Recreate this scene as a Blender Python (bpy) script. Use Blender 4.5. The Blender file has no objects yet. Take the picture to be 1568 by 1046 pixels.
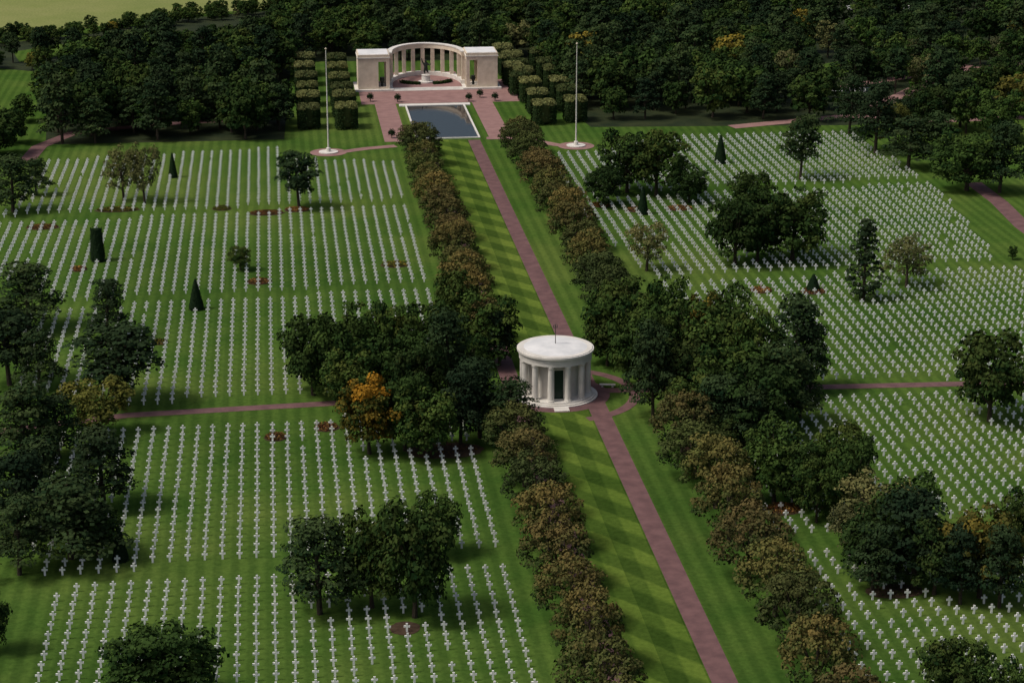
import bpy, math, random
import numpy as np
from mathutils import Vector
R=random.Random(11); NR=np.random.RandomState(5)
scene=bpy.context.scene
# back-projects image pixels through the fitted camera to ground-plane metres (X across the mall, Y along the mall);
# most positions, and the tree sizes, are estimated from image coordinates
H=112.0;F=3200.0
P=math.atan(1012/3200.0);YW=math.atan(384/math.hypot(3200,1012))
def G(px,py):
    u=px-784;v=523-py
    fw=F*math.cos(P)+v*math.sin(P);dn=F*math.sin(P)-v*math.cos(P);t=H/dn
    f=fw*t;r=u*t
    return (r*math.cos(YW)+f*math.sin(YW), -r*math.sin(YW)+f*math.cos(YW), t)
cam=bpy.data.cameras.new('camera');co=bpy.data.objects.new('camera',cam);scene.collection.objects.link(co)
co.location=(0,0,H);co.rotation_euler=(math.pi/2-P,0,-YW);cam.sensor_width=36;cam.lens=36*3200/1568;cam.clip_end=9000;scene.camera=co
# ---------- light
w=bpy.data.worlds.new('World');scene.world=w;w.use_nodes=True
nt=w.node_tree;bg=nt.nodes['Background'];sk=nt.nodes.new('ShaderNodeTexSky');sk.sky_type='NISHITA';sk.sun_disc=False
SUN_EL=math.radians(56);d=Vector((-0.95,-0.20,0)).normalized()
sk.sun_elevation=SUN_EL;sk.sun_rotation=math.atan2(d.x,d.y)
sk.air_density=1.0;sk.dust_density=6.0;sk.ozone_density=0.5
nt.links.new(sk.outputs[0],bg.inputs[0]);bg.inputs[1].default_value=0.085
sl=bpy.data.lights.new('sun','SUN');so=bpy.data.objects.new('sun',sl);scene.collection.objects.link(so)
sl.energy=1.9;sl.angle=math.radians(12);sl.color=(1,0.95,0.86)
sd=Vector((d.x*math.cos(SUN_EL),d.y*math.cos(SUN_EL),math.sin(SUN_EL)))
so.rotation_euler=sd.to_track_quat('Z','Y').to_euler()
scene.view_settings.view_transform='Standard'
# ---------- material helpers
def newmat(name):
    m=bpy.data.materials.new(name);m.use_nodes=True
    n=m.node_tree;b=n.nodes['Principled BSDF'];b.inputs['Roughness'].default_value=0.85
    b.inputs['Specular IOR Level'].default_value=0.15
    return m,n,b
def noise(n,scale,detail=4,vec=None,rough=.55):
    t=n.nodes.new('ShaderNodeTexNoise');t.inputs['Scale'].default_value=scale;t.inputs['Detail'].default_value=detail;t.inputs['Roughness'].default_value=rough
    if vec is not None:n.links.new(vec,t.inputs['Vector'])
    return t.outputs['Fac']
def pos(n):
    return n.nodes.new('ShaderNodeNewGeometry').outputs['Position']
def ramp(n,src,stops):
    r=n.nodes.new('ShaderNodeValToRGB');e=r.color_ramp.elements
    while len(e)<len(stops):e.new(0.5)
    for i,(p,c) in enumerate(stops):
        e[i].position=p;e[i].color=(c[0],c[1],c[2],1)
    n.links.new(src,r.inputs[0]);return r.outputs[0]
def mix(n,fac,a,b,mode='MIX'):
    m=n.nodes.new('ShaderNodeMix');m.data_type='RGBA';m.blend_type=mode
    for s,i in ((fac,0),(a,6),(b,7)):
        if hasattr(s,'is_linked') :n.links.new(s,m.inputs[i])
        elif i==0:m.inputs[0].default_value=s
        else:m.inputs[i].default_value=(s[0],s[1],s[2],1)
    return m.outputs[2]
def math_(n,op,a,b=None):
    m=n.nodes.new('ShaderNodeMath');m.operation=op
    for i,s in enumerate((a,b)):
        if s is None:continue
        if hasattr(s,'is_linked'):n.links.new(s,m.inputs[i])
        else:m.inputs[i].default_value=s
    return m.outputs[0]
def simple(name,c1,c2,scale=1.0,rough=.85):
    m,n,b=newmat(name);f=noise(n,scale,5,pos(n))
    n.links.new(ramp(n,f,[(.35,c1),(.65,c2)]),b.inputs['Base Color']);b.inputs['Roughness'].default_value=rough
    return m
def grassmat(name,dark,mid,lite,mower=None,mall=False):
    m,n,b=newmat(name);p=pos(n)
    big=noise(n,0.014,4,p);med=noise(n,0.09,5,p);fine=noise(n,1.3,4,p,.7)
    c=ramp(n,big,[(.38,dark),(.5,mid),(.62,lite)])
    c=mix(n,0.45,c,ramp(n,med,[(.3,dark),(.7,lite)]))
    c=mix(n,1.0,c,ramp(n,fine,[(.25,(.66,.70,.66)),(.75,(1.32,1.28,1.2))]),'MULTIPLY')
    sep=n.nodes.new('ShaderNodeSeparateXYZ');n.links.new(p,sep.inputs[0]);x,y=sep.outputs[0],sep.outputs[1]
    if mower:
        s=math_(n,'SINE',math_(n,'MULTIPLY',x,2*math.pi/mower))
        c=mix(n,1.0,c,ramp(n,math_(n,'ADD',math_(n,'MULTIPLY',s,.5),.5),[(.2,(.86,.88,.86)),(.8,(1.15,1.12,1.08))]),'MULTIPLY')
    if mall:
        wob=math_(n,'MULTIPLY',noise(n,.15,2,p),1.6)
        k=math_(n,'FRACT',math_(n,'DIVIDE',math_(n,'ADD',math_(n,'ADD',y,wob),math_(n,'MULTIPLY',x,1.3)),11.0))
        c=mix(n,1.0,c,ramp(n,k,[(.0,(.72,.77,.72)),(.44,(.72,.77,.72)),(.56,(1.30,1.24,1.12)),(.94,(1.30,1.24,1.12)),(1,(.72,.77,.72))]),'MULTIPLY')
        k2=math_(n,'FRACT',math_(n,'DIVIDE',math_(n,'SUBTRACT',x,38.8),4.7))
        c=mix(n,1.0,c,ramp(n,k2,[(.0,(.78,.82,.78)),(.46,(.78,.82,.78)),(.54,(1.2,1.16,1.08)),(.98,(1.2,1.16,1.08))]),'MULTIPLY')
    n.links.new(c,b.inputs['Base Color']);b.inputs['Roughness'].default_value=1;b.inputs['Specular IOR Level'].default_value=0.0
    return m
M={}
M['ground']=grassmat('ground_grass',(.033,.080,.015),(.052,.112,.021),(.100,.148,.035),mower=2.3)
M['mall']=grassmat('mall_lawn',(.050,.094,.018),(.070,.120,.024),(.096,.142,.032),mall=True)
M['field']=grassmat('field_grass',(.17,.21,.07),(.21,.24,.085),(.25,.26,.11))
M['floor']=simple('woodland_floor',(.014,.024,.010),(.032,.042,.016),.15)
M['path']=simple('red_path',(.125,.070,.072),(.18,.10,.10),.5)
M['plaza']=simple('plaza_paving',(.25,.145,.135),(.32,.19,.175),.4)
M['stone']=simple('limestone',(.60,.51,.40),(.72,.62,.50),.6,.8)
M['stone2']=simple('pale_stone',(.62,.595,.55),(.73,.705,.66),.5,.8)
M['white']=simple('white_marble',(.86,.86,.85),(.90,.90,.89),.5,.6)
M['roof']=simple('roof_white',(.62,.63,.64),(.78,.78,.78),.35,.7)
M['bronze']=simple('dark_bronze',(.02,.025,.022),(.04,.045,.04),2,.45)
M['bark']=simple('bark',(.035,.027,.020),(.075,.060,.045),3)
M['soil']=simple('soil',(.045,.028,.018),(.075,.050,.033),1.5)
for nm,c in(('car_white',(.5,.5,.5)),('car_grey',(.20,.21,.23)),('car_dark',(.04,.05,.07))):
    M[nm]=simple(nm,c,c,1,.3)
M['tyre']=simple('tyre',(.02,.02,.02),(.02,.02,.02))
m,n,b=newmat('water');b.inputs['Base Color'].default_value=(.015,.022,.025,1);b.inputs['Roughness'].default_value=.05;b.inputs['Specular IOR Level'].default_value=.5;b.inputs['IOR'].default_value=1.4
bp=n.nodes.new('ShaderNodeBump');bp.inputs['Strength'].default_value=.03;n.links.new(noise(n,1.2,3,pos(n)),bp.inputs['Height']);n.links.new(bp.outputs[0],b.inputs['Normal']);M['water']=m
m,n,b=newmat('door_glass');b.inputs['Base Color'].default_value=(.02,.04,.03,1);b.inputs['Roughness'].default_value=.2;M['glass']=m
def foliage(name,dark,lite,aut,spread=.35):
    m=bpy.data.materials.new(name);m.use_nodes=True;n=m.node_tree
    for k in list(n.nodes):n.nodes.remove(k)
    out=n.nodes.new('ShaderNodeOutputMaterial')
    at=n.nodes.new('ShaderNodeAttribute');at.attribute_name='tint'
    sp=n.nodes.new('ShaderNodeSeparateColor');n.links.new(at.outputs['Color'],sp.inputs[0])
    oi=n.nodes.new('ShaderNodeObjectInfo')
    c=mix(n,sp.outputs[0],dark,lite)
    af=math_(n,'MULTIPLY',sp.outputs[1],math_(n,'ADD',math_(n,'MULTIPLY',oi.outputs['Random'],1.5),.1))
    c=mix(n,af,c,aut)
    r=math_(n,'FRACT',math_(n,'MULTIPLY',oi.outputs['Random'],7.31))
    c=mix(n,1.0,c,ramp(n,r,[(0,(1-spread,1-spread,1-spread*.7)),(1,(1+spread,1+spread*.8,1+spread*.3))]),'MULTIPLY')
    df=n.nodes.new('ShaderNodeBsdfDiffuse')
    n.links.new(c,df.inputs[0]);n.links.new(df.outputs[0],out.inputs[0])
    return m
M['f_mall']=foliage('mall_tree_leaves',(.010,.026,.010),(.070,.102,.032),(.145,.115,.042),.28)
M['f_oak']=foliage('dark_leaves',(.008,.024,.009),(.042,.080,.021),(.07,.085,.022))
M['f_pine']=foliage('pine_needles',(.007,.020,.010),(.034,.060,.026),(.048,.068,.026))
M['f_yel']=foliage('yellowing_leaves',(.025,.045,.013),(.10,.115,.030),(.22,.17,.03))
M['f_org']=foliage('orange_leaves',(.016,.034,.010),(.055,.080,.020),(.58,.25,.02),.05)
M['f_pale']=foliage('pale_leaves',(.03,.045,.020),(.105,.115,.05),(.15,.14,.06))
M['f_hedge']=foliage('hedge_leaves',(.012,.026,.011),(.035,.058,.020),(.20,.21,.08),.1)
M['f_topi']=foliage('yew_leaves',(.008,.020,.010),(.022,.040,.018),(.03,.05,.02),.1)
M['f_red']=foliage('flowers',(.05,.06,.02),(.25,.05,.04),(.35,.20,.05),.2)
# ---------- mesh builder
class B:
    def __init__(s):s.v=[];s.f=[];s.m=[];s.mats=[];s.lv=[];s.lc=[]
    def mi(s,k):
        if k not in s.mats:s.mats.append(k)
        return s.mats.index(k)
    def add(s,vs,fs,k):
        o=len(s.v);s.v+=[tuple(q) for q in vs];i=s.mi(k)
        for f in fs:s.f.append([o+q for q in f]);s.m.append(i)
    def box(s,x0,y0,z0,x1,y1,z1,k):
        s.add([(x0,y0,z0),(x1,y0,z0),(x1,y1,z0),(x0,y1,z0),(x0,y0,z1),(x1,y0,z1),(x1,y1,z1),(x0,y1,z1)],
          [(0,3,2,1),(4,5,6,7),(0,1,5,4),(1,2,6,5),(2,3,7,6),(3,0,4,7)],k)
    def tube(s,p0,p1,r0,r1,k,n=7,cap=True):
        p0=Vector(p0);p1=Vector(p1);q=(p1-p0).to_track_quat('Z','Y');vs=[]
        for p,r in((p0,r0),(p1,r1)):
            for i in range(n):
                a=2*math.pi*i/n;vs.append(p+q@Vector((r*math.cos(a),r*math.sin(a),0)))
        fs=[(i,(i+1)%n,n+(i+1)%n,n+i) for i in range(n)]
        if cap:fs+=[tuple(range(n,2*n)),tuple(range(n-1,-1,-1))]
        s.add(vs,fs,k)
    def lathe(s,prof,k,n=48,c=(0,0)):
        vs=[];L=len(prof)
        for r,z in prof:
            for i in range(n):
                a=2*math.pi*i/n;vs.append((c[0]+r*math.cos(a),c[1]+r*math.sin(a),z))
        fs=[(j*n+i,j*n+(i+1)%n,(j+1)*n+(i+1)%n,(j+1)*n+i) for j in range(L-1) for i in range(n)]
        if prof[-1][0]>0:fs.append(tuple((L-1)*n+i for i in range(n)))
        s.add(vs,fs,k)
    def leaves(s,c,nrm,size,tint,k):
        n=len(c)
        nrm=nrm/np.maximum(np.linalg.norm(nrm,axis=1,keepdims=True),1e-6)
        rv=NR.normal(size=(n,3));a=np.cross(nrm,rv);a/=np.maximum(np.linalg.norm(a,axis=1,keepdims=True),1e-6);b=np.cross(nrm,a)
        sz=size*NR.uniform(.6,1.3,(n,1));s2=sz*NR.uniform(.5,.9,(n,1))
        q=np.stack([c-a*sz,c-b*s2+nrm*s2*.2,c+a*sz,c+b*s2-nrm*s2*.2],1).reshape(-1,3)
        s.lv.append(q);s.lc.append(np.repeat(tint,4,axis=0));s.lk=k
    def mesh(s,name,smooth=False):
        nv=len(s.v);fs=list(s.f);mi=list(s.m)
        if s.lv:
            lv=np.concatenate(s.lv);lc=np.concatenate(s.lc);k=s.mi(s.lk)
            nq=len(lv)//4;fs+=(np.arange(nq*4).reshape(-1,4)+nv).tolist();mi+=[k]*nq
            vs=s.v+lv.tolist()
        else:vs=s.v;lc=None
        me=bpy.data.meshes.new(name);me.from_pydata(vs,[],fs);me.polygons.foreach_set('material_index',mi)
        for k in s.mats:me.materials.append(M[k])
        if lc is not None:
            at=me.color_attributes.new('tint','FLOAT_COLOR','POINT');arr=np.ones((len(vs),4),dtype=np.float32)
            arr[:,:3]=0.2;arr[nv:,:3]=lc;at.data.foreach_set('color',arr.ravel())
        me.update();return me
def ob(name,me,loc=(0,0,0),parent=None,rz=0,sc=(1,1,1)):
    o=bpy.data.objects.new(name,me);o.location=loc;o.rotation_euler=(0,0,rz);o.scale=sc;scene.collection.objects.link(o)
    if parent:o.parent=parent
    return o
def empty(name,loc):
    return ob(name,None,loc)
# ---------- trees
def sph(n):
    v=NR.normal(size=(n,3));return v/np.linalg.norm(v,axis=1,keepdims=True)
def clump(b,c,r,n,size,k,base,aut,flat=1.0,zup=.25):
    dr=sph(n);dr[:,2]=np.where(dr[:,2]<-.3,-dr[:,2]*.6,dr[:,2])
    rad=NR.uniform(.68,1.15,(n,1));sc=np.array([r,r,r*flat])
    p=np.array(c)+dr*rad*sc
    nm=dr+NR.normal(scale=.35,size=(n,3));nm[:,2]+=zup
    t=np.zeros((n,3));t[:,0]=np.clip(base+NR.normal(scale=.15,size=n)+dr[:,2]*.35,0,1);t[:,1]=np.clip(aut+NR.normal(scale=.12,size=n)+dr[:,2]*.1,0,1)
    b.leaves(p,nm,size,t,k)
LOD=1.0
def broad(seed,h,wd,k,ncl=46,per=105,tf=.05,aut=.2,size=.30,open_=0,shape=1.0,autor=None,lobe=.15,crs=(.08,.15)):
    global NR;NR=np.random.RandomState(seed);r=random.Random(seed);b=B()
    per*=LOD;size/=LOD**.5
    cz=h*(tf+1)/2;ez=h*(1-tf)/2*.88;ex=wd/2*.88
    top=(r.uniform(-.3,.3),r.uniform(-.3,.3),cz)
    b.tube((0,0,-.3),(top[0]*.5,top[1]*.5,h*tf+.6),wd*.035,wd*.026,'bark',8);b.tube((top[0]*.5,top[1]*.5,h*tf+.5),top,wd*.026,wd*.012,'bark')
    lob=[r.uniform(.95-lobe,.95+lobe) for _ in range(7)]
    for i in range(ncl):
        a=i*2.39996+r.uniform(-.4,.4);zz=1-2*((i+.5)/ncl);zz=zz*.95
        rr=math.sqrt(max(0,1-zz*zz))**(.8*shape);q=r.uniform(.72,1.0)*(1.0 if i%4 else .5)*lob[int((a%6.283)/6.2832*7)%7]
        x=ex*rr*math.cos(a)*q;y=ex*rr*math.sin(a)*q;z=cz+ez*zz*q+r.uniform(-.4,.4)
        if open_ and r.random()<open_:continue
        cr=wd*r.uniform(*crs)
        z=max(z,cr*.8+.5)
        bs=r.uniform(.05,.75);au=(aut*(.3+.7*max(0,zz))+r.uniform(-.2,.3)*(aut>0))
        if autor:au=autor(zz,x,r)
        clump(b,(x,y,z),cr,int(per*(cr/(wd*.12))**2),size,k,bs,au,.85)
        if i%5==0:b.tube((top[0]*.6,top[1]*.6,h*tf+.8+r.random()*h*.2),(x*.9,y*.9,z),wd*.011,wd*.003,'bark',5)
    return b.mesh('crown_'+k)
def dome(seed,h,wd,k='f_mall'):
    # plane tree of the avenue: clear trunk, forked limbs and a rounded dome of leaf clumps
    global NR;NR=np.random.RandomState(seed);r=random.Random(seed);b=B()
    b.tube((0,0,-.3),(0,0,h*.26),.30,.24,'bark',8)
    for j in range(5):
        a=j*1.257+r.random();b.tube((0,0,h*.24),(wd*.27*math.cos(a),wd*.27*math.sin(a),h*.66),.17,.05,'bark',6)
    b.tube((0,0,h*.25),(0,0,h*.8),.2,.05,'bark',6)
    lob=[r.uniform(.9,1.06) for _ in range(8)]
    n1=62
    for i in range(n1):
        u=(i+.5)/n1;zz=1-1.25*u                       # dome: from the top to just below the equator
        a=i*2.39996+r.uniform(-.3,.3);rr=math.sqrt(max(0,1-zz*zz)) if zz>0 else 1-.55*zz*zz
        q=(r.uniform(.86,1.0) if i%6 else r.uniform(.4,.7))*lob[int((a%6.283)/6.2832*8)%8]
        x=wd*.41*rr*math.cos(a)*q;y=wd*.41*rr*math.sin(a)*q;z=h*.42+h*.48*zz*q+r.uniform(-.15,.15)
        z=max(z,h*.2)
        clump(b,(x,y,z),wd*r.uniform(.07,.115),70,.19,k,.30+.32*zz+r.uniform(-.22,.26),max(0,.15+.55*zz)+r.uniform(-.25,.25),.8,.2)  # lower clumps get a darker tint: crown shade put into leaf colour
    return b.mesh('plane_crown')
def pine(seed,h,wd,k='f_pine',ncl=40,lo=.20,umb=False,size=.26,per=85):
    global NR;NR=np.random.RandomState(seed);r=random.Random(seed);b=B()
    per*=LOD;size/=LOD**.5
    lean=(r.uniform(-.6,.6),r.uniform(-.6,.6))
    b.tube((0,0,-.3),(lean[0]*.5,lean[1]*.5,h*.5),wd*.032,wd*.022,'bark',8);b.tube((lean[0]*.5,lean[1]*.5,h*.5),(lean[0],lean[1],h*.93),wd*.022,wd*.008,'bark')
    for i in range(ncl):
        t=(i+r.random())/ncl;z=h*(lo+(0.95-lo)*t)
        rr=(1-.70*t**1.8) if not umb else (.55+.45*math.sin(t*3.1))*(1-.4*t**3)
        a=i*2.4+r.uniform(-.5,.5);q=wd/2*.85*rr*r.uniform(.35,1.0)
        x,y=lean[0]*t+q*math.cos(a),lean[1]*t+q*math.sin(a);cr=wd*r.uniform(.10,.19)
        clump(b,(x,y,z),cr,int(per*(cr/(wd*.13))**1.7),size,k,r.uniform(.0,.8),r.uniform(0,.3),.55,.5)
        if i%2==0:b.tube((lean[0]*t*.8,lean[1]*t*.8,z-h*.06),(x,y,z-.1),wd*.010,wd*.003,'bark',5)
    return b.mesh('pine')
def spruce(seed,h,wd,k='f_pine'):
    global NR;NR=np.random.RandomState(seed);r=random.Random(seed);b=B()
    b.tube((0,0,-.3),(0,0,h*.97),wd*.04,.04,'bark',7)
    for i in range(48):
        t=i/48;z=h*(.08+.90*t);q=wd/2*(1-t)**.7*r.uniform(.35,1)*(.6+.4*math.sin(i*.9)**2);a=i*2.4+r.uniform(-.6,.6)
        x,y=q*math.cos(a),q*math.sin(a);b.tube((0,0,z+.2),(x,y,z-.2),.06,.02,'bark',4)
        clump(b,(x,y,z-.2),wd*r.uniform(.09,.16),60,.22,k,r.uniform(.1,.8),r.uniform(0,.4),.5,.4)
    return b.mesh('spruce')
def conef(seed,h,rad,k='f_topi',topr=.12,n=900):
    global NR;NR=np.random.RandomState(seed);b=B()
    b.lathe([(rad*.8,0),(rad*.92,h*.1),(rad*(.5+topr*.5)*.93,h*.55),(rad*topr*.9,h*.96),(.01,h*.985)],k,16)
    t=1-np.sqrt(NR.uniform(0,1,n));t=np.where(topr<.5,t,NR.uniform(0,1,n));a=NR.uniform(0,6.283,n)
    rr=rad*(1-(1-topr)*t**1.1);p=np.stack([rr*np.cos(a),rr*np.sin(a),.05+h*t],1)
    nm=np.stack([np.cos(a),np.sin(a),np.full(n,.3)],1)+NR.normal(scale=.3,size=(n,3))
    tt=np.zeros((n,3));tt[:,0]=NR.uniform(.2,.8,n);b.leaves(p,nm,.13,tt,k);return b.mesh('cone')
def hedge(seed,wx,wy,h):
    global NR;NR=np.random.RandomState(seed);b=B();k='f_hedge'
    b.tube((-1,0,0),(-1,0,1.2),.18,.18,'bark');b.tube((1.2,0,0),(1.2,0,1.2),.18,.18,'bark')
    b.lathe([(wx*.40,.5),(wx*.44,.9),(wx*.45,h-.9),(wx*.40,h-.35),(.01,h-.25)],k,20)
    n=4200;u=NR.uniform(0,1,n)
    a=NR.uniform(0,6.283,n);se=.38
    cx=np.sign(np.cos(a))*np.abs(np.cos(a))**se;cy=np.sign(np.sin(a))*np.abs(np.sin(a))**se
    top=u<.40;q=np.sqrt(NR.uniform(0,1,n));z=np.where(top,h-.1+NR.normal(scale=.12,size=n)-(q**5)*.7,NR.uniform(.35,h-.4,n));rr=np.where(top,q,1.0)*(1+NR.normal(scale=.03,size=n))
    p=np.stack([cx*wx/2*rr,cy*wy/2*rr,z],1)
    nm=np.stack([np.where(top,0,cx),np.where(top,0,cy),np.where(top,1,.15)],1)+NR.normal(scale=.35,size=(n,3))
    tt=np.zeros((n,3));tt[:,0]=np.clip(NR.uniform(.1,.8,n),0,1);tt[:,1]=np.where(z>h-1.0,NR.uniform(.4,1,n),.0)
    b.leaves(p,nm,.22,tt,k);return b.mesh('hedge')
T={
'm':[(dome(s,9.5,9.6),9.5,9.6) for s in (1,2,3,4,5)],
'o':[(broad(s,12,11.5,'f_oak',64,95,.04,.15,.28,0.04),12,11.5) for s in (11,12,13,14)],
'p':[(pine(s,14,11),14,11) for s in (21,22,23)],
'u':[(pine(s,13,10,umb=True,lo=.32,ncl=42),13,10) for s in (31,32)],
'y':[(broad(s,11,10.5,'f_yel',50,100,.08,.4,.26,.1),11,10.5) for s in (41,42)],
'g':[(broad(51,12,10.5,'f_org',60,110,.05,0,.26,0,1,lambda zz,x,r:(.9 if zz>.62 and x>-2 else (.32 if r.random()<.30 else .04))),12,10.5)],
'b':[(broad(s,11,10,'f_pale',56,80,.10,.3,.2,.1),11,10) for s in (61,62)],
's':[(spruce(s,13,7),13,7) for s in (71,72)],
'c':[(conef(81,6,1.4),6,2.8)],'k':[(conef(82,6,1.3,topr=.72),6,2.6)],
}
LOD=.45
WD=[pine(121,14,11),pine(122,14,11),pine(123,14,10),broad(111,12,11.5,'f_oak',46,110,.04,.15,.30),broad(112,12,11,'f_oak',46,110,.04,.2,.30),broad(113,13,11.5,'f_oak',46,110,.04,.1,.30),pine(124,14,10,umb=True,lo=.35),broad(115,11,10,'f_yel',44,110,.08,.35,.28,.1),broad(116,11,10,'f_pale',44,90,.1,.2,.25,.1)]
LOD=1
NAMES=dict(m='plane_tree',o='oak_tree',p='pine_tree',u='umbrella_pine_tree',y='yellowing_tree',g='orange_autumn_tree',b='birch_tree',s='spruce_tree',c='cone_topiary',k='column_topiary')
bases=[]
def tree(k,x,y,h,wd,i=None):
    L=T[k];me,h0,w0=L[R.randrange(len(L)) if i is None else i%len(L)]
    s=wd/w0*(1.08 if k not in 'ckm' else 1);ob(NAMES[k],me,(x,y,0),rz=0 if k=='g' else R.uniform(0,6.28),sc=(s*R.uniform(.94,1.06),s*R.uniform(.94,1.06),h/h0));bases.append((x,y,wd))
TR=[
'u 458 228 320 72','b 190 212 308 60','b 222 205 312 55','c 265 232 272 14','k 150 347 400 24','c 301 424 474 24','c 185 803 858 27','c 1103 204 250 20','c 984 283 328 18',
'o 368 373 414 36','p 20 235 325 90','p 55 240 300 50','p 45 400 505 115','p 165 425 520 75','u 180 490 620 150','u 15 470 590 120','p 60 500 600 80','y 150 570 668 115','p 35 585 715 130','p 90 600 700 90','p 25 690 820 130','p 110 725 855 170','p 160 650 780 125','p 70 660 790 110','p 30 760 880 110','o 150 760 850 90',
'o 245 945 1090 180','p 490 790 940 140','o 570 770 930 110','o 635 755 945 130','o 672 745 850 80','o -15 880 1000 70',
'o 480 465 605 110','o 520 470 612 100','o 560 448 590 80','o 540 520 630 100','g 566 568 695 105','o 640 510 640 90','o 620 560 690 90','p 690 470 625 100','o 655 585 700 100','p 735 545 670 110','o 600 455 560 80','o 745 440 560 100','p 780 575 680 90','o 700 400 520 80','p 705 560 680 90','o 660 450 570 90','o 705 500 610 90','o 610 500 620 90','p 765 470 560 70',
'u 1225 172 275 70','o 960 190 295 90','o 1005 185 300 100','o 1055 248 310 60','o 925 250 315 64','b 990 328 415 68','o 1125 290 405 100','o 1150 252 340 80','o 1213 278 398 115','o 1160 300 400 90','s 1322 328 460 70','b 1388 348 440 80','c 1245 418 446 24','o 1550 374 398 16',
'o 1515 488 645 135','o 1480 190 292 110','p 1390 175 258 90','p 1340 122 235 85','p 1530 180 296 85','p 1440 170 260 70','o 1185 640 770 105','o 1225 660 780 80','o 1285 636 770 95','b 1340 710 840 130','p 1400 750 900 150','b 1300 760 850 80','y 1500 770 915 125','o 1555 742 855 80','o 1460 968 1100 115','o 1560 1005 1120 90','o 1510 1010 1120 80',
'o 950 415 555 115','o 1015 408 560 90','o 1065 455 590 115','y 1075 440 560 60','o 1110 430 560 100','o 1040 500 630 115','o 1120 510 650 125','o 1160 540 680 130','p 1215 448 600 110','p 1190 520 650 115','p 1095 570 685 110','p 1000 490 640 90','o 1150 460 600 95','p 1225 550 645 80','o 930 470 560 80','o 980 450 590 100','o 1060 560 670 100','p 1240 490 600 70','p 1140 590 690 100','y 1035 440 540 50',
'o 1385 720 860 110','o 1345 760 890 120','o 1430 780 910 110','p 1470 800 925 90','o 1250 690 800 70','o 1300 660 800 80','p 1530 800 930 90','o 1100 630 700 70','p 1335 800 905 90',
'p 1300 115 205 70','o 1420 120 200 80','p 1470 110 195 70','o 1530 130 215 80','y 1370 150 225 60']
for l in TR:
    k,cx,yt,yb,wd=l.split();cx,yt,yb,wd=map(float,(cx,yt,yb,wd))
    x,y,t=G(cx,yb);e=math.atan2(H,math.hypot(x,y));w_=wd*t
    h=(yb-yt)*t/math.cos(e)*.96;tree(k,x,y,h,w_)
def vary(a,v=.1):return a*R.uniform(1-v,1+v)
y=G(640,238)[1]
while y>184:
    if not(302<y<330):
        tree('m',34.2+R.uniform(-.5,.5),y+R.uniform(-.6,.6),vary(10.2,.13),vary(10.6,.09))
    if not(300<y<335):
        tree('m',59.8+R.uniform(-.5,.5),y+R.uniform(-1,1),vary(10.8,.13),vary(11.2,.09))
    y-=11.8
HD=[hedge(s,6.0,7.2,6.6) for s in (1,2)]
for px,n,y1 in ((475,6,203),(531,6,203),(838,6,196),(886,6,192),(800,4,150)):
    x0,y0,t=G(px,y1)
    for i in range(n):ob('clipped_hedge_block',HD[i%2],(x0+R.uniform(-.2,.2),y0+6+i*15.3,0),sc=(R.uniform(.95,1.05),1,R.uniform(.93,1.05)))
# ---------- ground
def sheet(name,pts,z,k):
    me=bpy.data.meshes.new(name);me.from_pydata([(p[0],p[1],z) for p in pts],[],[list(range(len(pts)))]);me.materials.append(M[k])
    if me.polygons[0].normal.z<0:me.flip_normals()
    return ob(name,me)
def strip(name,pts,wd,z,k):
    P_=[Vector((p[0],p[1])) for p in pts];L=[];Rr=[]
    for i,p in enumerate(P_):
        dd=(P_[min(i+1,len(P_)-1)]-P_[max(i-1,0)]).normalized();nn=Vector((-dd.y,dd.x))*wd/2
        L.append(p+nn);Rr.append(p-nn)
    vs=[(q.x,q.y,z) for q in L]+[(q.x,q.y,z) for q in Rr];n=len(L)
    me=bpy.data.meshes.new(name);me.from_pydata(vs,[],[(i,n+i,n+i+1,i+1) for i in range(n-1)]);me.materials.append(M[k]);return ob(name,me)
def gp(l):return [G(*q)[:2] for q in l]
sheet('ground',[(-4000,-1000),(4000,-1000),(4000,7000),(-4000,7000)],0,'ground')
YM=G(655,138)[1];AX=43.6
yp=G(690,213)[1]
sheet('mall_lawn',[(39.2,150),(48.4,150),(48.4,yp-1),(39.2,yp-1)],.02,'mall')
for xc in (37.5,50.0):strip('mall_path',[(xc,150),(xc,yp-2)],3.1,.03,'path')
sheet('field',gp([(-200,70),(0,56),(130,44),(260,24),(420,14),(440,-60),(200,-200),(-400,-200)]),.02,'field')
sheet('woodland_floor',gp([(70,222),(435,214),(446,95),(770,92),(905,195),(1310,192),(1568,150),(1900,140),(1900,-150),(445,-150),(425,16),(270,30),(140,52),(-60,74),(-60,100),(75,112),(72,175)]),.015,'floor')
for l in ([(1255,100),(1335,85),(1340,108),(1250,116)],[(1390,122),(1568,105),(1568,135),(1400,148)],[(1470,70),(1600,60),(1600,80),(1480,88)],[(20,80),(95,68),(110,84),(30,96)]):
    sheet('lawn_clearing',gp(l),.03,'ground')
for l in ([(1262,137),(1420,114),(1568,98),(1700,90)],[(1120,195),(1300,178),(1440,186),(1568,180)],[(1340,165),(1480,100)]):strip('park_road',gp(l),4.5,.045,'plaza')
strip('side_path',gp([(40,248),(60,225),(110,205),(230,192),(420,180)]),4,.04,'path')
strip('side_path',gp([(1490,280),(1530,310),(1568,348),(1640,400)]),4,.03,'path')
CXp,CYp=G(850,604)[:2]
strip('cross_path',gp([(-60,668),(195,636),(520,617)])+[(CXp-8,CYp-1)],2.4,.025,'path')
strip('cross_path',[(CXp+8,CYp+1)]+gp([(1240,593),(1700,583)]),2.4,.025,'path')
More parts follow.
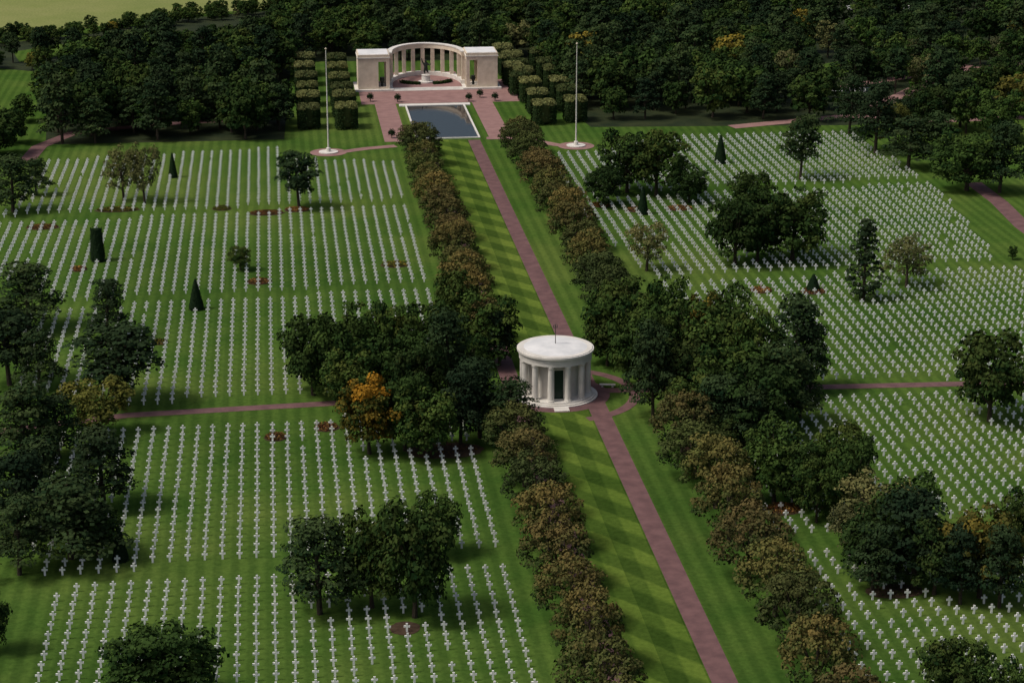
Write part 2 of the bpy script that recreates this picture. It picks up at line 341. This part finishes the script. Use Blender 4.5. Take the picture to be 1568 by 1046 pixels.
def ring(name,c,r0,r1,z,k,n=72,a0=0,a1=2*math.pi):
    vs=[];
    for i in range(n+1):
        a=a0+(a1-a0)*i/n
        for r in (r0,r1):vs.append((c[0]+r*math.cos(a),c[1]+r*math.sin(a),z))
    me=bpy.data.meshes.new(name);me.from_pydata(vs,[],[(2*i,2*i+1,2*i+3,2*i+2) for i in range(n)]);me.materials.append(M[k]);return ob(name,me)
ring('chapel_plaza',(CXp,CYp),5.5,9.0,.05,'path')
ring('plaza_arc_path',(CXp,CYp),12.2,14.0,.04,'path',a0=-1.3,a1=1.3)
# memorial grounds
sheet('memorial_terrace',[(AX-20,YM-20),(AX+26,YM-20),(AX+24,YM+14),(AX-20,YM+14)],.03,'plaza')
for sx in (-1,1):
    sheet('pool_walk',[(AX+sx*10.6,yp-2),(AX+sx*16.4,yp-2),(AX+sx*16.4,YM-20),(AX+sx*10.6,YM-20)],.03,'plaza')
ytop=G(665,163)[1];b=B()
x0,x1=AX-7.8,AX+7.8
for q in((x0-.45,yp,x1+.45,yp+.5),(x0-2.0,ytop,x1+2.0,ytop+2.6),(x0-.45,yp+.5,x0,ytop),(x1,yp+.5,x1+.45,ytop)):
    b.box(q[0],q[1],0,q[2],q[3],.3,'stone2')
pool=empty('reflecting_pool',(0,0,0));ob('coping',b.mesh('coping'),parent=pool)
me=bpy.data.meshes.new('water');me.from_pydata([(x0,yp+.5,.1),(x1,yp+.5,.1),(x1,ytop,.1),(x0,ytop,.1)],[],[(0,1,2,3)]);me.materials.append(M['water']);ob('water',me,parent=pool)
# memorial
mem=empty('colonnade_memorial',(AX,YM,0))
b=B()
b.box(-21,-1.2,0,-10,12,.5,'stone2');b.box(10,-1.2,0,21,12,.5,'stone2')
for i in range(4):b.box(-10,-1.2+i*.7,0,10,-.5+i*.7,.12+i*.12,'stone2')
b.box(-10,1.6,0,10,26,.5,'plaza')
ob('platform_and_steps',b.mesh('platform'),parent=mem)
for s,nm in((-1,'north_loggia'),(1,'south_loggia')):
    b=B()
    def bx(a,c,y0_,y1_,z0,z1,k='stone'):
        xa,xb=sorted((s*a,s*c));b.box(xa,y0_,z0,xb,y1_,z1,k)
    for ya,yb2 in((0,.9),(9.1,10)):
        bx(14.2,20,ya,yb2,.5,9.3);bx(11.0,12.0,ya,yb2,.5,9.3);bx(12.0,14.2,ya,yb2,8.3,9.3);bx(12.0,14.2,ya+.05,yb2-.05,.5,1.0)
    bx(19.1,20,.9,9.1,.5,9.3);
    for yy in(2.9,5.0,7.1):bx(11.0,11.9,yy-.4,yy+.4,.5,8.3)
    bx(11.0,12.0,.9,9.1,8.303,9.3);bx(15.0,15.3,.9,9.1,.5,9.3)
    bx(10.8,20.2,-.2,10.2,9.3,9.6,'stone2');bx(10.95,20.05,-.05,10.05,9.6,10.3,'stone');bx(11.3,19.7,.3,9.7,10.3,10.42,'roof')
    b.lathe([(.35,1.0),(.4,1.5),(.3,1.8),(.75,2.9),(.6,3.4),(.7,3.6)],'bronze',16,(s*13.1,1.6))
    ob(nm,b.mesh(nm),parent=mem)
A_,B_=10.8,16.0;yc=5.5
def arcp(a,da,db):return ((A_+da)*math.cos(a),yc+(B_+db)*math.sin(a))
b=B();N=48
def arcband(r0,r1,z0,z1,k):
    vs=[];
    for i in range(N+1):
        a=math.pi*i/N
        for r in(r0,r1):
            q=arcp(a,r,r)
            for z in(z0,z1):vs.append((q[0],q[1],z))
    fs=[]
    for i in range(N):
        o=4*i;fs+=[(o,o+4,o+5,o+1),(o+2,o+3,o+7,o+6),(o+1,o+5,o+7,o+3),(o,o+2,o+6,o+4)]
    fs+=[(0,1,3,2),(4*N,4*N+2,4*N+3,4*N+1)]
    b.add(vs,fs,k)
arcband(-.7,.6,8.5,9.7,'stone');arcband(-.85,.75,9.7,10.0,'stone2');arcband(-.9,.8,.3,1.6,'stone2')
for i in range(11):
    a=math.pi/2+ (i-5)/5.0*1.50*(1-.12*(1-abs(i-5)/5.0));q=arcp(a,-.05,-.05);r_=.55
    b.box(q[0]-r_,q[1]-r_,1.6,q[0]+r_,q[1]+r_,8.5,'stone')
ob('curved_colonnade',b.mesh('colonnade'),parent=mem)
b=B()
NR=np.random.RandomState(3)
for s in(-1,1):
    aa=np.radians(NR.uniform(12,75,900));rr=NR.uniform(6.6,8.0,900)
    p=np.stack([s*np.cos(aa)*rr,10.5-5*np.sin(aa)*rr/7.3,NR.uniform(.5,1.3,900)],1)
    tt=np.zeros((900,3));tt[:,0]=NR.uniform(0,1,900);b.leaves(p,NR.normal(size=(900,3))+np.array([0,0,.8]),.22,tt,'f_oak')
ob('curved_planting',b.mesh('pl'),parent=mem)
b=B();b.lathe([(2.2,.5),(2.2,.9),(1.3,.95),(1.2,2.6),(1.35,2.7)],'stone2',24);pl=empty('bronze_statue',(AX,YM+9,0));ob('pedestal',b.mesh('ped'),parent=pl)
vs=[(0,0,3.9),(0,0,4.6),(0,0,5.5),(0,-.05,5.9),(0,-.1,6.5),(-.55,0,5.4),(-.95,-.1,6.1),(-1.1,-.1,7.0),(.55,0,5.4),(.95,-.2,5.0),(1.4,-.4,5.4),(-.3,0,3.8),(-.35,-.1,3.2),(-.3,.1,2.6),(.3,0,3.8),(.45,.2,3.3),(.7,.6,2.9)]
es=[(0,1),(1,2),(2,3),(3,4),(2,5),(5,6),(6,7),(2,8),(8,9),(9,10),(0,11),(11,12),(12,13),(0,14),(14,15),(15,16)]
rad=[.4,.36,.45,.16,.32,.2,.15,.09,.2,.15,.09,.28,.2,.13,.28,.2,.13]
me=bpy.data.meshes.new('figure');me.from_pydata(vs,es,[]);me.materials.append(M['bronze']);fo=ob('figure',me,parent=pl,sc=(1.1,1.1,1.1))
md=fo.modifiers.new('skin','SKIN');
for i,r_ in enumerate(rad):me.skin_vertices[0].data[i].radius=(r_*1.2,r_*1.2)
me.skin_vertices[0].data[0].use_root=True
md=fo.modifiers.new('sub','SUBSURF');md.levels=1;md.render_levels=1
b=B();clump(b,(0,0,.9),.9,500,.14,'f_topi',.5,0,1.1)
b.tube((0,0,0),(0,0,.6),.12,.1,'bark');sh=b.mesh('shrub')
for px,py in((567,156),(609,157),(718,156),(758,155),(600,212),(735,150)):
    x,y_,t=G(px,py);ob('clipped_shrub',sh,(x,y_,0),sc=(1,1,1.3))
# flagpoles
for px,py in((503,234),(882,224)):
    x,y_,t=G(px,py);fp=empty('flagpole',(x,y_,0));b=B()
    b.lathe([(4.6,.06),(4.6,.07),(3.4,.075),(.0,.075)],'plaza',40);b.lathe([(2.4,.08),(2.4,.30),(.6,.31),(.55,1.2),(.3,1.3)],'stone2',40)
    b.tube((0,0,1.2),(0,0,25.6),.20,.09,'stone2',10);b.lathe([(.05,25.6),(.3,25.9),(.05,26.2)],'stone',10)
    ob('pole_and_base',b.mesh('pole'),parent=fp)
strip('flag_walk',gp([(745,212),(800,212),(850,222),(882,226)]),3,.035,'plaza')
strip('flag_walk',gp([(606,224),(560,228),(503,236)]),3,.035,'plaza')
# chapel
ch=empty('round_chapel',(CXp,CYp,0));b=B()
b.lathe([(7.0,.0),(7.0,.2),(6.6,.2),(6.6,.4),(6.2,.4),(6.2,.62),(5.9,.62),(0.01,.63)],'stone2',64)
b.box(-1.2,-8.8,.055,1.2,-6.9,.22,'stone2')
ob('stepped_base',b.mesh('base'),parent=ch)
b=B();b.lathe([(4.1,.62),(4.1,6.6)],'stone2',64);ob('drum_wall',b.mesh('drum'),parent=ch)
b=B()
for i in range(12):
    a=math.radians(15+30*i);c=(5.35*math.cos(a),5.35*math.sin(a))
    b.lathe([(.66,.62),(.66,.85),(.54,.9),(.50,6.2),(.62,6.3),(.62,6.6)],'stone2',16,c)
ob('columns',b.mesh('cols'),parent=ch)
b=B();b.lathe([(4.05,6.6),(5.95,6.6),(5.95,7.2),(6.0,7.2),(6.0,7.8),(6.3,7.85),(6.3,8.2),(6.05,8.2),(6.05,8.32),(5.9,8.32)],'stone2',72)
ob('entablature',b.mesh('ent'),parent=ch)
b=B();b.lathe([(5.9,8.2),(5.6,8.26),(4,8.5),(2,8.7),(.5,8.8),(.0,8.81)],'roof',72);ob('roof',b.mesh('roof'),parent=ch)
b=B();b.tube((0,0,8.7),(0,0,11.4),.07,.05,'bronze');
for ax in range(3):
    for i in range(16):
        a0,a1=i*math.pi/8,(i+1)*math.pi/8
        def pt(a):
            c_,s_=.36*math.cos(a),.36*math.sin(a);return ((c_,s_,11.7),(c_,0,11.7+s_),(0,c_,11.7+s_))[ax]
        b.tube(pt(a0),pt(a1),.035,.035,'bronze',4)
ob('armillary_finial',b.mesh('fin'),parent=ch)
b=B()
for a in(-90,0,90,180):
    a=math.radians(a);c,s=math.cos(a),math.sin(a)
    def q(r,t_,z):return(c*r-s*t_,s*r+c*t_,z)
    def bb(r0,r1,t0,t1,z0,z1,k):b.add([q(r0,t0,z0),q(r1,t0,z0),q(r1,t1,z0),q(r0,t1,z0),q(r0,t0,z1),q(r1,t0,z1),q(r1,t1,z1),q(r0,t1,z1)],[(0,3,2,1),(4,5,6,7),(0,1,5,4),(1,2,6,5),(2,3,7,6),(3,0,4,7)],k)
    bb(3.9,4.16,-.75,.75,.64,5.6,'glass');bb(3.9,4.35,-1.0,-.75,.64,5.8,'stone2');bb(3.9,4.35,.75,1.0,.64,5.8,'stone2');bb(3.9,4.35,-.75,.75,5.6,5.8,'stone2')
ob('doors',b.mesh('doors'),parent=ch)
def bench(x,y_,rz):
    b=B();b.box(-1.3,-.3,.42,1.3,.3,.55,'stone2');b.box(-1.0,-.22,.05,-.7,.22,.42,'stone2');b.box(.7,-.22,.05,1.0,.22,.42,'stone2');ob('stone_bench',b.mesh('bench'),(x,y_,0),rz=rz)
for px,py in((930,593),(678,632),(648,606)):
    x,y_,t=G(px,py);bench(x,y_,R.uniform(-.3,.3))
# ---------- parked cars
def car(k):
    b=B();prof=[(-2.1,.35),(-2.1,.8),(-1.9,.95),(-1.1,1.0),(-.6,1.42),(.9,1.42),(1.5,1.0),(2.05,.9),(2.1,.35)]
    n=len(prof);vs=[(x,-.85,z) for x,z in prof]+[(x,.85,z) for x,z in prof];b.add(vs,[tuple(range(n)),tuple(range(2*n-1,n-1,-1))]+[(i,n+i,n+(i+1)%n,(i+1)%n) for i in range(n)],k)
    for s in(-1,1):
        b.add([(-1.0,s*.853,1.02),(1.35,s*.853,1.02),(.85,s*.853,1.34),(-.55,s*.853,1.34)],[(0,1,2,3)],'glass')
        for x in(-1.3,1.3):b.tube((x,s*.62,.33),(x,s*.88,.33),.33,.33,'tyre',12)
    for xa,za,xb,zb in((-1.08,1.03,-.64,1.39),(1.46,1.04,.94,1.39)):
        e=.01 if xa>0 else -.01;b.add([(xa+e,-.7,za),(xa+e,.7,za),(xb+e,.65,zb),(xb+e,-.65,zb)],[(0,1,2,3)],'glass')
    return b.mesh(k)
CM=[car(k) for k in('car_white','car_grey','car_dark','car_white')]
carpos=[]
for x0p,x1p,yp_,n_ in((1262,1345,143,10),(468,520,18,8),(640,700,8,8),(1300,1400,16,10)):
    for i in range(n_):
        if R.random()<.25:continue
        x,y_,t=G(x0p+(x1p-x0p)*i/n_,yp_);carpos.append((x,y_));ob('parked_car',CM[R.randrange(4)],(x,y_,.05),rz=1.4+R.uniform(-.05,.05))
# ---------- crosses
PL=[[(68,250),(428,230),(440,247),(612,252),(640,308),(5,334)],
[(-40,350),(640,316),(700,432),(100,464),(-40,420)],
[(40,480),(700,444),(780,600),(520,606),(195,622),(30,600)],
[(60,668),(150,662),(540,643),(800,640),(860,842),(430,862),(60,884),(20,740)],
[(75,908),(430,890),(870,868),(1000,1130),(30,1130)],
[(835,240),(920,234),(1030,212),(1300,206),(1418,275),(1050,292),(860,303)],
[(860,309),(1070,300),(1432,284),(1530,402),(1000,428)],
[(1000,438),(1568,410),(1650,420),(1650,578),(1060,592)],
[(1060,614),(1650,603),(1650,785),(1130,832)],
[(1130,862),(1700,812),(1800,1130),(1180,1130)]]
def inside(x,y_,pl):
    c=False;j=len(pl)-1
    for i in range(len(pl)):
        xi,yi=pl[i];xj,yj=pl[j]
        if(yi>y_)!=(yj>y_) and x<(xj-xi)*(y_-yi)/(yj-yi)+xi:c=not c
        j=i
    return c
cr=[(-.13,0),(.13,0),(.13,.69),(.39,.69),(.39,.93),(.13,.93),(.13,1.24),(-.13,1.24),(-.13,.93),(-.39,.93),(-.39,.69),(-.13,.69)]
vs=[];fs=[];cnt=0
flagp=[G(503,234),G(882,224)]
DX,DY=2.3,2.8
for pl in PL:
    wp=gp(pl);xs=[q[0] for q in wp];ys=[q[1] for q in wp]
    i=math.ceil(min(xs)/DX)
    while i*DX<max(xs):
        X=i*DX;j=math.ceil(min(ys)/DY);i+=1
        if 28.5<X<66:continue
        while j*DY<max(ys):
            Yy=j*DY;j+=1
            if not inside(X,Yy,wp) or R.random()<.012:continue
            if any(abs(X-q[0])<.9+.05*q[2] and abs(Yy-q[1])<.9+.05*q[2] for q in bases):continue
            if any(math.hypot(X-q[0],Yy-q[1])<8 for q in flagp):continue
            x=X+R.uniform(-.06,.06);y_=Yy+R.uniform(-.08,.08);s=R.uniform(.95,1.03);a=R.uniform(-.07,.07);o=len(vs);ca,sa=math.cos(a),math.sin(a)
            for dy in(-.07,.07):
                for u,z in cr:vs.append((x+u*ca-dy*sa,y_+u*sa+dy*ca,z*s))
            fs.append([o+q for q in range(12)]);fs.append([o+12+q for q in range(11,-1,-1)])
            for q in range(12):fs.append((o+q,o+12+q,o+12+(q+1)%12,o+(q+1)%12))
            cnt+=1
me=bpy.data.meshes.new('headstones');me.from_pydata(vs,[],fs);me.materials.append(M['white']);ob('marble_cross_headstones',me)
# ---------- flower beds
for px,py,wd in((65,349,52),(408,327,56),(605,406,46),(120,413,28),(397,432,40),(422,670,36),(245,525,26),(620,962,48),(920,315,36),(1040,320,44),(975,322,40),(1165,445,36),(1245,447,40),(455,322,40),(180,322,70),(500,655,40),(680,690,120),(1100,690,120),(340,320,30),(1370,905,90),(1200,780,60)):
    x,y_,t=G(px,py);rx=wd*t/2;ry=min(rx,2.2) if wd<80 else rx*.6;NR=np.random.RandomState(int(px));b=B()
    vs_=[(0,0,.16)]+[(rx*math.cos(a*math.pi/12)*R.uniform(.93,1.05),ry*math.sin(a*math.pi/12)*R.uniform(.93,1.05),.04) for a in range(24)]
    b.add(vs_,[(0,1+a,1+(a+1)%24) for a in range(24)],'soil')
    n=int(260*rx*ry**.5) if wd<80 else 200;a=NR.uniform(0,6.283,n);q_=np.sqrt(NR.uniform(0,.8,n));p=np.stack([rx*q_*np.cos(a),ry*q_*np.sin(a),NR.uniform(.1,.8,n)*(1-q_*.5)],1)
    if px!=620:
        tt=np.zeros((n,3));tt[:,0]=NR.uniform(0,.6,n);tt[:,1]=(NR.uniform(0,1,n)<.3)*.8
        b.leaves(p,NR.normal(size=(n,3))+np.array([0,0,.8]),.13,tt,'f_red' if wd%4==0 else 'f_yel')
    ob('flower_bed',b.mesh('bed'),(x,y_,0))
# ---------- woodland
coll=bpy.data.collections.new('woodland_trees')
for i,me in enumerate(WD):
    o=bpy.data.objects.new('w%02d'%i,me);coll.objects.link(o)
def gn_scatter(name,pts,rots,scl,idx):
    me=bpy.data.meshes.new(name);me.from_pydata(pts,[],[])
    a=me.attributes.new('rotv','FLOAT_VECTOR','POINT');a.data.foreach_set('vector',np.array(rots,dtype=np.float32).ravel())
    a=me.attributes.new('sclv','FLOAT_VECTOR','POINT');a.data.foreach_set('vector',np.array(scl,dtype=np.float32).ravel())
    a=me.attributes.new('idx','INT','POINT');a.data.foreach_set('value',np.array(idx,dtype=np.int32))
    o=ob(name,me);ng=bpy.data.node_groups.new('scatter','GeometryNodeTree')
    ng.interface.new_socket('Geometry',in_out='INPUT',socket_type='NodeSocketGeometry');ng.interface.new_socket('Geometry',in_out='OUTPUT',socket_type='NodeSocketGeometry')
    N_=ng.nodes;gi=N_.new('NodeGroupInput');go=N_.new('NodeGroupOutput');ip=N_.new('GeometryNodeInstanceOnPoints');ci=N_.new('GeometryNodeCollectionInfo')
    ci.inputs['Collection'].default_value=coll;ci.inputs['Separate Children'].default_value=True;ci.inputs['Reset Children'].default_value=True
    def na(n_,t):
        q=N_.new('GeometryNodeInputNamedAttribute');q.data_type=t;q.inputs[0].default_value=n_;return [s_ for s_ in q.outputs if s_.enabled][0]
    L=ng.links;L.new(gi.outputs[0],ip.inputs['Points']);L.new(ci.outputs[0],ip.inputs['Instance']);ip.inputs['Pick Instance'].default_value=True
    L.new(na('idx','INT'),ip.inputs['Instance Index']);L.new(na('rotv','FLOAT_VECTOR'),ip.inputs['Rotation']);L.new(na('sclv','FLOAT_VECTOR'),ip.inputs['Scale']);L.new(ip.outputs[0],go.inputs[0])
    md=o.modifiers.new('scatter','NODES');md.node_group=ng
def fill(pl,spacing,prob,hs,yel=.05,kinds=(0,1,2,3,4,5,3,4,5,6)):
    wp=gp(pl);xs=[q[0] for q in wp];ys=[q[1] for q in wp];out=[]
    y_=min(ys)
    while y_<max(ys):
        x=min(xs)
        while x<max(xs):
            X=x+R.uniform(-.38,.38)*spacing;Yy=y_+R.uniform(-.38,.38)*spacing
            if inside(X,Yy,wp) and R.random()<prob and not any(abs(X-a)<2.5 and -9<Yy-c<3 for a,c in carpos):
                out.append((X,Yy,hs*R.choice((.75,.9,1,1,1.1,1.2)),R.choice((7,8)) if R.random()<yel else R.choice(kinds)))
            x+=spacing
        y_+=spacing
    return out
W=[]
W+=fill([(85,222),(432,212),(440,110),(425,90),(300,100),(80,118),(90,160),(60,195)],8.6,.94,1.0,.02)
W+=fill([(80,114),(300,100),(425,90),(410,72),(250,90),(110,102)],9,.9,.9,.03)
W+=fill([(-80,118),(80,114),(110,100),(110,84),(-80,92)],9.5,.7,.7,.1)
W+=fill([(430,95),(790,95),(790,-30),(440,-30),(425,60)],8.6,.94,.97,.03)
W+=fill([(920,186),(1240,184),(1240,100),(1100,-60),(790,-60),(790,95),(830,110)],8.8,.92,1.0,.06)
W+=fill([(1240,180),(1330,150),(1700,150),(1700,60),(1400,-60),(1100,-60),(1240,100)],10,.70,.92,.14)
W+=fill([(1340,200),(1700,240),(1700,150),(1420,150)],13,.6,.95,.2)
W+=fill([(430,22),(265,40),(130,62),(-30,76),(-30,62),(130,50),(260,28),(430,12)],5.2,.92,.42,.03,(3,4,5))
W+=fill([(-60,240),(20,240),(70,200),(60,180),(-60,180)],9,.6,.9)
gn_scatter('woodland',[(q[0],q[1],0) for q in W],[(0,0,R.uniform(0,6.28)) for _ in W],[(lambda s:(s,s,s*R.uniform(.85,1.15)))(q[2]) for q in W],[q[3] for q in W])
